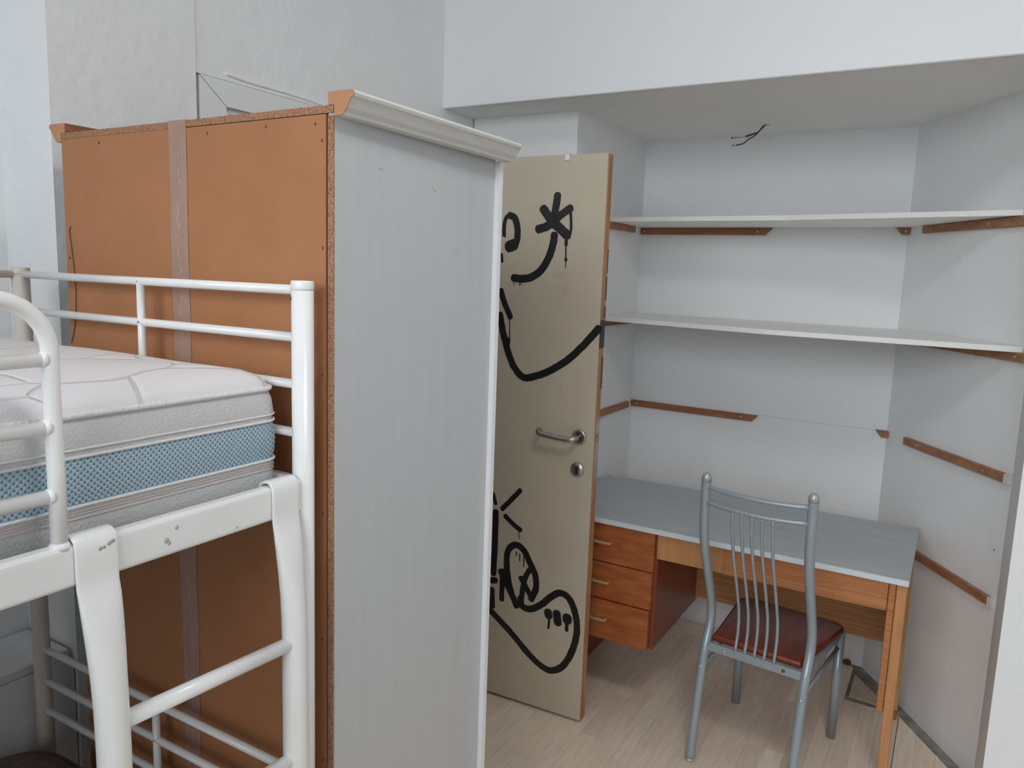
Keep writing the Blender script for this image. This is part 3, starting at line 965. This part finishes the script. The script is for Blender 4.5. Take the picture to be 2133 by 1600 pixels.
def dense(pts, step=0.05):
    out = []
    for i, p in enumerate(pts):
        q = pts[(i + 1) % len(pts)]
        d = math.hypot(q[0] - p[0], q[1] - p[1])
        k = max(1, int(d / step))
        for s in range(k):
            out.append((p[0] + (q[0] - p[0]) * s / k, p[1] + (q[1] - p[1]) * s / k))
    return out


def band(rows, ext, r, cap_top=False, cap_bot=False, wob=0.0):
    """Stack of rounded-rectangle loops: rows = [(z, inset), ...]."""
    bm = bmesh.new()
    x0, x1, y0, y1 = ext
    base = dense(rrect(x0, x1, y0, y1, r))
    cx, cy = (x0 + x1) / 2, (y0 + y1) / 2
    loops = []
    for z, ins in rows:
        fx, fy = 1 - ins / ((x1 - x0) / 2), 1 - ins / ((y1 - y0) / 2)
        loops.append([bm.verts.new((cx + (p[0] - cx) * fx, cy + (p[1] - cy) * fy, z + wob * (math.sin(p[1] * 9) + math.sin(p[0] * 13)))) for p in base])
    n = len(base)
    for a, b in zip(loops[:-1], loops[1:]):
        for q in range(n):
            bm.faces.new((a[q], a[(q + 1) % n], b[(q + 1) % n], b[q]))
    if cap_top:
        bm.faces.new(loops[-1])
    if cap_bot:
        bm.faces.new(loops[0][::-1])
    return to_mesh(bm)


def loop_tube(z, ins, ext, r, rad, wob=0.0):
    x0, x1, y0, y1 = ext
    pts = dense(rrect(x0 + ins, x1 - ins, y0 + ins, y1 - ins, r))
    bm = bmesh.new()
    n = len(pts)
    rings = []
    for i, p in enumerate(pts):
        a, b = pts[i - 1], pts[(i + 1) % n]
        t = Vector((b[0] - a[0], b[1] - a[1], 0)).normalized()
        nn = Vector((t.y, -t.x, 0))
        zz = z + wob * (math.sin(p[1] * 9) + math.sin(p[0] * 13))
        rings.append([bm.verts.new(Vector((p[0], p[1], zz)) + nn * rad * math.cos(2 * math.pi * k / 8) + Vector((0, 0, rad * math.sin(2 * math.pi * k / 8)))) for k in range(8)])
    for i in range(n):
        a, b = rings[i], rings[(i + 1) % n]
        for k in range(8):
            bm.faces.new((a[k], a[(k + 1) % 8], b[(k + 1) % 8], b[k]))
    return to_mesh(bm)


EXT = (-1.712, -0.947, -1.025, 0.882)
mt = root('mattress', (-1.33, -0.08, 1.212), 'thick white mattress with blue mesh side band on the upper bunk', 'mattress')
link('border', band([(1.2125, 0.02), (1.2135, 0.010), (1.222, 0.004), (1.25, 0.001), (1.286, 0.0015)], EXT, 0.034, cap_bot=True), MATW, mt, smooth=True)
link('mesh_band', band([(1.286, 0.0015), (1.30, -0.001), (1.318, -0.0018), (1.335, -0.001), (1.351, 0.0015)], EXT, 0.034), BLUE, mt, smooth=True, label='light blue breathable mesh band')
link('border', band([(1.351, 0.0015), (1.366, 0.0), (1.385, 0.002), (1.402, 0.007)], EXT, 0.034), MATW, mt, smooth=True)
link('top_panel', band([(1.402, 0.007), (1.411, 0.009), (1.420, 0.016), (1.429, 0.035), (1.436, 0.07), (1.440, 0.12), (1.440, 0.24), (1.439, 0.36)], EXT, 0.034, cap_top=True, wob=0.0012), QUILT, mt, smooth=True, label='quilted white top panel')
for z, ins, rad in ((1.4025, 0.0045, 0.0042), (1.350, 0.0003, 0.0022), (1.286, 0.0003, 0.0022), (1.36, -0.0002, 0.0014)):
    link('piping', loop_tube(z, ins, EXT, 0.032, rad), PIPING, mt, smooth=True)
for z in (1.2795, 1.2755, 1.2700):
    link('stripe', loop_tube(z, 0.0006, EXT, 0.033, 0.0009), STRIPE, mt, smooth=True)

EXT2 = (-1.722, -0.935, -1.03, 0.865)
m2 = root('mattress', (-1.33, -0.08, 0.344), 'brown fabric mattress on the lower bunk', 'mattress')
link('cover', band([(0.3445, 0.02), (0.36, 0.004), (0.42, -0.002), (0.47, 0.0), (0.50, 0.006), (0.518, 0.02), (0.528, 0.05), (0.532, 0.12), (0.53, 0.3)], EXT2, 0.11, True, True, wob=0.003), BROWN, m2, smooth=True)
link('piping', loop_tube(0.505, 0.006, EXT2, 0.105, 0.004, 0.003), BROWN, m2, smooth=True)

# ------------------------------------------------------------------ desk
dk = root('desk', (-0.67, 2.82, 0), 'low wooden writing desk with grey painted top and three drawers in the niche', 'desk')
ZT = 0.72
dt = link('desktop', box((-1.297, 2.527, ZT - 0.019), (-0.054, 3.125, ZT), 0.0015), DTOP, dk, label='grey painted desktop')
link('edge_strip', box((-1.297, 2.5235, ZT - 0.0185), (-0.055, 2.5275, ZT - 0.0006), 0.0008), DEDGE, dt, label='pale front edge')
YD = 2.545
zb = ZT - 0.019
# drawer pedestal
link('pedestal_side', box((-0.872, YD + 0.012, 0.255), (-0.853, 3.10, zb)), VENEER, dk, label='dark red veneered drawer side')
link('pedestal_side', box((-1.245, YD + 0.012, 0.255), (-1.226, 3.10, zb)), VENEER, dk)
link('pedestal_bottom', box((-1.226, YD + 0.015, 0.262), (-0.872, 3.10, 0.274)), VENEER, dk)
link('pedestal_back', box((-1.226, 3.085, 0.274), (-0.872, 3.10, zb)), VENEER, dk)
for i, (z0, z1, xo) in enumerate(((0.5525, zb - 0.004, 0.0), (0.4105, 0.549, 0.002), (0.256, 0.4065, 0.004))):
    yo = (0.0, -0.003, -0.009)[i]
    d = link('drawer', box((-1.235, YD - 0.008 + yo, z0), (-0.862 - xo, YD + 0.012 + yo, z1), 0.0015), DRAWER, dk, label='scuffed orange-brown drawer front')
    link('drawer_box', box((-1.22, YD + 0.012 + yo, z0 + 0.01), (-0.878, 3.06, z1 - 0.02)), OAK_D, d)
    hz_ = (0.630, 0.479, 0.336)[i]
    hb = bmesh.new()
    add_box(hb, (-1.090, YD - 0.027 + yo, hz_ - 0.004), (-1.024, YD - 0.0195 + yo, hz_ + 0.004), 0.0015)
    add_box(hb, (-1.089, YD - 0.022 + yo, hz_ - 0.003), (-1.082, YD - 0.0075 + yo, hz_ + 0.003))
    add_box(hb, (-1.032, YD - 0.022 + yo, hz_ - 0.003), (-1.025, YD - 0.0075 + yo, hz_ + 0.003))
    link('drawer_pull', to_mesh(hb), PULL, d, label='slim brass bar pull')
# apron, side panel, modesty panel
link('apron', box((-0.853, YD, 0.606), (-0.62, YD + 0.018, zb)), PINE, dk, label='plain orange apron board')
link('apron', box((-0.62, YD - 0.001, 0.605), (-0.110, YD + 0.018, zb)), OAK, dk, label='striped oak apron board')
link('end_panel', box((-0.108, YD - 0.002, 0.272), (-0.088, 3.10, zb), 0.002), OAK, dk)
link('modesty_panel', box((-0.853, 3.078, 0.272), (-0.108, 3.096, 0.56)), OAK_D, dk)
fl = link('leg', box((-0.0865, YD - 0.006, 0.0), (-0.0575, YD + 0.030, zb), 0.002), PINE, dk, label='orange pine front leg')
link('leg', box((-0.0865, 3.04, 0.035), (-0.0575, 3.085, zb), 0.002), PINE_Y, dk)
link('leg_block', box((-0.088, 3.035, 0.0), (-0.057, 3.09, 0.035), 0.002), BATTEN, dk)
for y in (2.60, 2.75, 2.9, 3.03):
    link('screw', smooth_caps(lathe([(0, 0), (0.005, 0), (0.004, 0.002), (0, 0.0025)], (-0.088, y, 0.62 - (y - 2.6) * 0.25), (1, 0, 0), 10)), NAIL, dk)
link('leg_panel', box((-1.245, 2.70, 0.0), (-1.225, 3.05, 0.255)), VENEER, dk)

# ------------------------------------------------------------------ chair
chair = root('chair', (-0.638, 2.375, 0), 'silver metal chair with slatted back and glossy brown seat pulled up to the desk', 'chair', rz=R(-6.5))
CW = 0.328
prof_c = [(0.0, 0.0), (0.022, 0.152), (0.046, 0.30), (0.066, 0.382), (0.088, 0.435), (0.100, 0.485), (0.090, 0.54), (0.048, 0.636), (0.0, 0.745), (-0.022, 0.83), (-0.027, 0.91), (-0.028, 0.985)]


def cpro(z):
    for (a, za), (b, zb_) in zip(prof_c[:-1], prof_c[1:]):
        if za <= z <= zb_:
            return a + (b - a) * (z - za) / (zb_ - za)
    return prof_c[-1][0]


def bolt(x, y, z, ax, par, m=SCREW, r=0.005):
    link('bolt', smooth_caps(lathe([(0, 0), (r, 0), (r * 0.8, r * 0.5), (0, r * 0.62)], (x, y, z), ax, 12)), m, par, local=True)


for u in (0.0, CW):
    p = rod('back_post', spline([(u, a, z) for a, z in prof_c], 5), 0.0148, CHAIRM, chair, seg=20, local=True)
    link('post_cap', smooth_caps(lathe([(0.0154, -0.012), (0.0154, 0.0), (0.0142, 0.006), (0.0105, 0.0112), (0.0055, 0.0142), (0, 0.015)], (u, -0.028, 0.985), (0, 0, 1), 20)), CAP, p, local=True)
    link('foot_cap', smooth_caps(lathe([(0, 0), (0.0152, 0), (0.0158, 0.004), (0.0155, 0.012)], (u, 0, 0), (0, 0, 1), 18)), CAP, p, local=True)
    for z in (0.392, 0.322):
        bolt(u, cpro(z) - 0.0142, z, (0, -1, 0.2), p)
for u in (-0.012, CW + 0.010):
    p = rod('front_leg', [(u, 0.452, 0.0), (u, 0.446, 0.40)], 0.0155, CHAIRM, chair, seg=20, local=True)
    link('rubber_foot', smooth_caps(lathe([(0, -0.0005), (0.0135, -0.0005), (0.0135, 0.006)], (u, 0.452, 0.0), (0, 0, 1), 16)), RUBBER, p, local=True)
# curved top rails
for z in (0.955, 0.906):
    pts = []
    for i in range(13):
        t = i / 12
        bow = 4 * t * (1 - t)
        pts.append((CW * t, cpro(z) - 0.026 * bow, z - 0.004 * bow))
    rod('back_rail', pts, 0.0076, CHAIRM, chair, seg=12, local=True)
# slats
for i in range(5):
    ub = 0.104 + i * 0.0315
    ut = 0.098 + i * 0.0312
    pts = []
    for q in range(15):
        z = 0.400 + (0.902 - 0.400) * q / 14
        t = q / 14
        tt = ut / CW
        bow = 4 * tt * (1 - tt) * 0.026 * t
        pts.append((ub + (ut - ub) * t, cpro(z) * (0.75 + 0.25 * t) - bow + 0.004 * (1 - t), z))
    rod('back_slat', spline(pts, 2), 0.0052, CHAIRM, chair, seg=10, local=True)
# seat frame
yr = cpro(0.388)
rr = link('rear_rail', box((0.012, yr - 0.010, 0.374), (CW - 0.012, yr + 0.008, 0.402), 0.002), CHAIRM, chair, local=True)
bolt(0.068, yr - 0.010, 0.389, (0, -1, 0), rr)
bolt(0.262, yr - 0.010, 0.389, (0, -1, 0), rr, m=SCRAPM, r=0.006)
link('front_rail', box((-0.005, 0.438, 0.374), (CW + 0.004, 0.454, 0.400), 0.002), CHAIRM, chair, local=True)
for u0, u1 in ((0.004, -0.010), (CW - 0.004, CW + 0.008)):
    bm = bmesh.new()
    add_tube(bm, [(u0, yr, 0.389), (u1, 0.446, 0.389)], 0.013, 4, 0.009)
    link('side_rail', to_mesh(bm), CHAIRM, chair, local=True)
    rod('stretcher', [(u0, cpro(0.322), 0.322), (u1, 0.447, 0.345)], 0.0065, CHAIRM, chair, seg=10, local=True)
# seat: rounded trapezoid pad
bm = bmesh.new()


def seat_loop(z, ins):
    raw = []
    y0, y1 = yr + 0.010 + ins, 0.468 - ins
    for cx, cy, a0 in ((1, 1, 0), (-1, 1, 90), (-1, -1, 180), (1, -1, 270)):
        hw = (0.186 if cy > 0 else 0.146) - ins
        cc = 0.163
        rr_ = 0.034 if cy > 0 else 0.008
        for k in range(7):
            a = R(a0 + 15 * k)
            raw.append((cc + cx * (hw - rr_) + rr_ * math.cos(a), (y1 - rr_ if cy > 0 else y0 + rr_) + rr_ * math.sin(a), z))
    return raw


xsec(bm, [seat_loop(z, i) for z, i in ((0.402, 0.004), (0.404, 0.0005), (0.414, 0.0), (0.4205, 0.0015), (0.4235, 0.005), (0.4245, 0.009), (0.425, 0.016))])
link('seat', smooth_caps(to_mesh(bm)), SEAT, chair, local=True, label='glossy reddish brown wood-look seat pad')

# ------------------------------------------------------------------ shelves and battens


def wall_shelf(pts, zl, zr, th, label):
    """Board in the niche; top height runs from zl (left) to zr (right)."""
    bm = bmesh.new()
    zx = lambda x: zl + (zr - zl) * (x + 1.31) / 1.45
    T = [bm.verts.new((x, y, zx(x))) for x, y in pts]
    B = [bm.verts.new((x, y, zx(x) - th)) for x, y in pts]
    bm.faces.new(T)
    bm.faces.new(B[::-1])
    n = len(pts)
    for i in range(n):
        bm.faces.new((T[i], B[i], B[(i + 1) % n], T[(i + 1) % n]))
    bmesh.ops.bevel(bm, geom=bm.edges[:], offset=0.001, segments=1, affect='EDGES')
    me = to_mesh(bm)
    return link('wall_shelf', me, SHELF, label=label, cat='shelf', group='white shelves in the niche')


wall_shelf([(-1.318, 3.03), (-0.60, 3.01), (0.132, 2.878), (-0.2185, 3.418), (-1.318, 3.418)], 1.846, 1.849, 0.018, 'upper white shelf in the niche, just above eye level')
wall_shelf([(-1.318, 2.925), (-0.60, 2.80), (0.172, 2.818), (-0.2185, 3.418), (-1.318, 3.418)], 1.4375, 1.430, 0.018, 'lower white shelf in the niche, seen from above')

AD = Vector((0.545, -0.839, 0))


def batten(kind, a, b, z1, th, label, m=BATTEN, cut=None, screws=(), zb_=None, zr=None):
    """Wooden strip screwed to a wall; a..b along the wall, z1 its top height."""
    hgt = 0.0285
    d = 0.016
    dz = 0.0 if zr is None else zr
    ca, cb = (cut or (0, 0))
    prof_b = [(a, z1), (b, z1 + dz), (b - cb, z1 + dz - hgt), (a + ca, z1 - hgt)]
    bm = bmesh.new()

    def P(s, z, o):
        if kind == 'back':
            return (s, YB - o, z)
        if kind == 'left':
            return (-1.32 + o, s, z)
        q = Vector((-0.215, 3.42, 0)) + AD * s + Vector((NA.x, NA.y, 0)) * o
        return (q.x, q.y, z)

    A = [bm.verts.new(P(s, z, 0.0)) for s, z in prof_b]
    Bv = [bm.verts.new(P(s, z, d)) for s, z in prof_b]
    bm.faces.new(A)
    bm.faces.new(Bv[::-1])
    for i in range(4):
        bm.faces.new((A[i], A[(i + 1) % 4], Bv[(i + 1) % 4], Bv[i]))
    bmesh.ops.bevel(bm, geom=bm.edges[:], offset=0.0012, segments=1, affect='EDGES')
    mid = P((a + b) / 2, z1 - hgt, 0)
    rt = root('shelf_batten', mid, label, 'batten', group='wooden shelf battens on the niche walls')
    link('strip', to_mesh(bm), m, rt)
    for s in screws:
        zc = z1 + dz * (s - a) / (b - a) - hgt / 2
        nrm = Vector(P(s, zc, 1.0)) - Vector(P(s, zc, 0.0))
        link('screw', smooth_caps(lathe([(0, 0), (0.0045, 0), (0.0035, 0.0012), (0, 0.0014)], P(s, zc, d - 0.0002), nrm, 10)), SCREW, rt)
    return rt


batten('left', 2.93, 3.309, 1.8285, 0, 'short batten under the upper shelf on the left niche wall', m=BATTEN_L)
batten('back', -1.318, -0.730, 1.8265, 0, 'long dark batten under the upper shelf on the back wall', cut=(0, 0.028), screws=(-1.30, -0.79))
batten('back', -0.260, -0.203, 1.8305, 0, 'small batten stub under the upper shelf near the corner', m=BATTEN_L, cut=(0.024, 0), screws=(-0.222,))
batten('angled', 0.121, 0.735, 1.8305, 0, 'batten under the upper shelf on the angled right wall', m=BATTEN_L, screws=(0.175, 0.50), zr=-0.004)
batten('left', 2.90, 3.35, 1.419, 0, 'batten under the lower shelf on the left niche wall')
batten('angled', 0.10, 0.738, 1.4115, 0, 'batten under the lower shelf on the angled right wall', m=BATTEN_L, screws=(0.70,))
batten('left', 2.93, 3.347, 1.025, 0, 'short bare batten at desk-shelf height on the left niche wall', m=BATTEN_L)
batten('back', -1.318, -0.726, 1.0235, 0, 'long bare batten on the back wall above the desk', cut=(0, 0.026), screws=(-1.29, -0.80), zr=-0.005)
stub_b = batten('back', -0.257, -0.199, 1.019, 0, 'broken batten stub on the back wall by the corner', m=BATTEN_L, cut=(0.024, 0))
batten('angled', 0.148, 0.718, 1.0245, 0, 'long bare batten on the angled right wall above desk height', m=BATTEN_L, screws=(0.24, 0.62), zr=0.006)
batten('angled', 0.26, 0.712, 0.620, 0, 'lowest bare batten on the angled right wall beside the desk', m=BATTEN_L, zr=0.003)


def on_angled(s, z, o):
    q = Vector((-0.215, 3.42, 0)) + AD * s + Vector((NA.x, NA.y, 0)) * o
    return Vector((q.x, q.y, z))


def patch(name, s0, s1, z0, z1, o, m, parent, label=None):
    bm = bmesh.new()
    vs = [bm.verts.new(on_angled(s, z, oo)) for oo in (0, o) for s, z in ((s0, z0), (s1, z0 + 0.002), (s1, z1), (s0, z1 - 0.002))]
    for q in ((0, 1, 2, 3), (7, 6, 5, 4), (0, 4, 5, 1), (1, 5, 6, 2), (2, 6, 7, 3), (3, 7, 4, 0)):
        bm.faces.new([vs[i] for i in q])
    return link(name, to_mesh(bm), m, parent, label=label)


patch('filler_patch', 0.718, 0.738, 0.999, 1.033, 0.014, FILLER, wa, 'white filler at the batten end')
patch('filler_patch', 0.711, 0.727, 0.589, 0.624, 0.012, FILLER, wa, 'white filler at the batten end')
# hairline crack where a batten was removed
rod('hairline_crack', [(-0.72, YB - 0.0002, 1.0195), (-0.6, YB - 0.0002, 1.018), (-0.45, YB - 0.0002, 1.0155), (-0.265, YB - 0.0002, 1.016)], 0.0007, RESID_DARK, wb, seg=5)
rod('pencil_mark', [(-0.262, YB - 0.0002, 1.04), (-0.263, YB - 0.0002, 0.985)], 0.0006, RESID_DARK, wb, seg=5)
link('nail_hole', smooth_caps(lathe([(0, 0), (0.003, 0), (0.002, 0.001), (0, 0.001)], on_angled(0.70, 0.775, 0), (NA.x, NA.y, 0), 8)), NAIL, wa)

# ------------------------------------------------------------------ cable stubs in the niche ceiling
cw = root('ceiling_cable', (-0.742, 3.21, ZC), 'bare electric wires sticking out of the niche ceiling', 'cable')
link('hole', smooth_caps(lathe([(0, 0.0), (0.006, 0.0), (0.006, 0.0012), (0, 0.0012)], (-0.742, 3.205, ZC), (0, 0, -1), 12)), DARK, cw)
link('plaster_ring', smooth_caps(lathe([(0.007, 0.0), (0.014, 0.0), (0.011, 0.0025), (0.008, 0.001)], (-0.738, 3.203, ZC), (0, 0, -1), 16)), FILLER, cw)
w1 = rod('wire', spline([(-0.742, 3.204, 2.216), (-0.754, 3.2, 2.206), (-0.763, 3.2, 2.195), (-0.773, 3.2, 2.185), (-0.794, 3.2, 2.179), (-0.817, 3.2, 2.172)]), 0.0030, WIRE, cw, seg=8)
rod('wire_end', [(-0.817, 3.2, 2.172), (-0.834, 3.2, 2.1705), (-0.869, 3.2, 2.171)], 0.0012, COPPER, w1, seg=6)
link('wire_cap', smooth_caps(lathe([(0, 0), (0.003, 0.0), (0.003, 0.007), (0, 0.007)], (-0.868, 3.2, 2.171), (-1, 0, 0), 8)), WIRE, w1)
w2 = rod('wire', spline([(-0.744, 3.204, 2.216), (-0.756, 3.202, 2.204), (-0.772, 3.2, 2.184), (-0.786, 3.2, 2.172), (-0.807, 3.2, 2.161), (-0.82, 3.2, 2.15), (-0.834, 3.2, 2.144), (-0.855, 3.2, 2.141)]), 0.0024, WIRE, cw, seg=8)
link('wire_cap', smooth_caps(lathe([(0, 0), (0.0028, 0.0), (0.0028, 0.006), (0, 0.006)], (-0.862, 3.2, 2.141), (-1, 0, 0), 8)), WIRE, w2)
rod('wire', spline([(-0.743, 3.206, 2.216), (-0.757, 3.204, 2.2), (-0.775, 3.203, 2.187), (-0.80, 3.202, 2.182), (-0.82, 3.201, 2.176)]), 0.0018, GREYW, cw, seg=6)

# ------------------------------------------------------------------ debris on the floor
bm = bmesh.new()
bmesh.ops.create_icosphere(bm, subdivisions=2, radius=1.0)
for v in bm.verts:
    v.co = Vector((v.co.x * 0.017, v.co.y * 0.012, v.co.z * 0.012)) * random.uniform(0.88, 1.1)
    v.co += Vector((-0.272, 3.39, 0.0115))
link('wood_scrap', to_mesh(bm), SCRAPM, smooth=True, label='small rusty brown scrap at the foot of the back wall', cat='scrap')
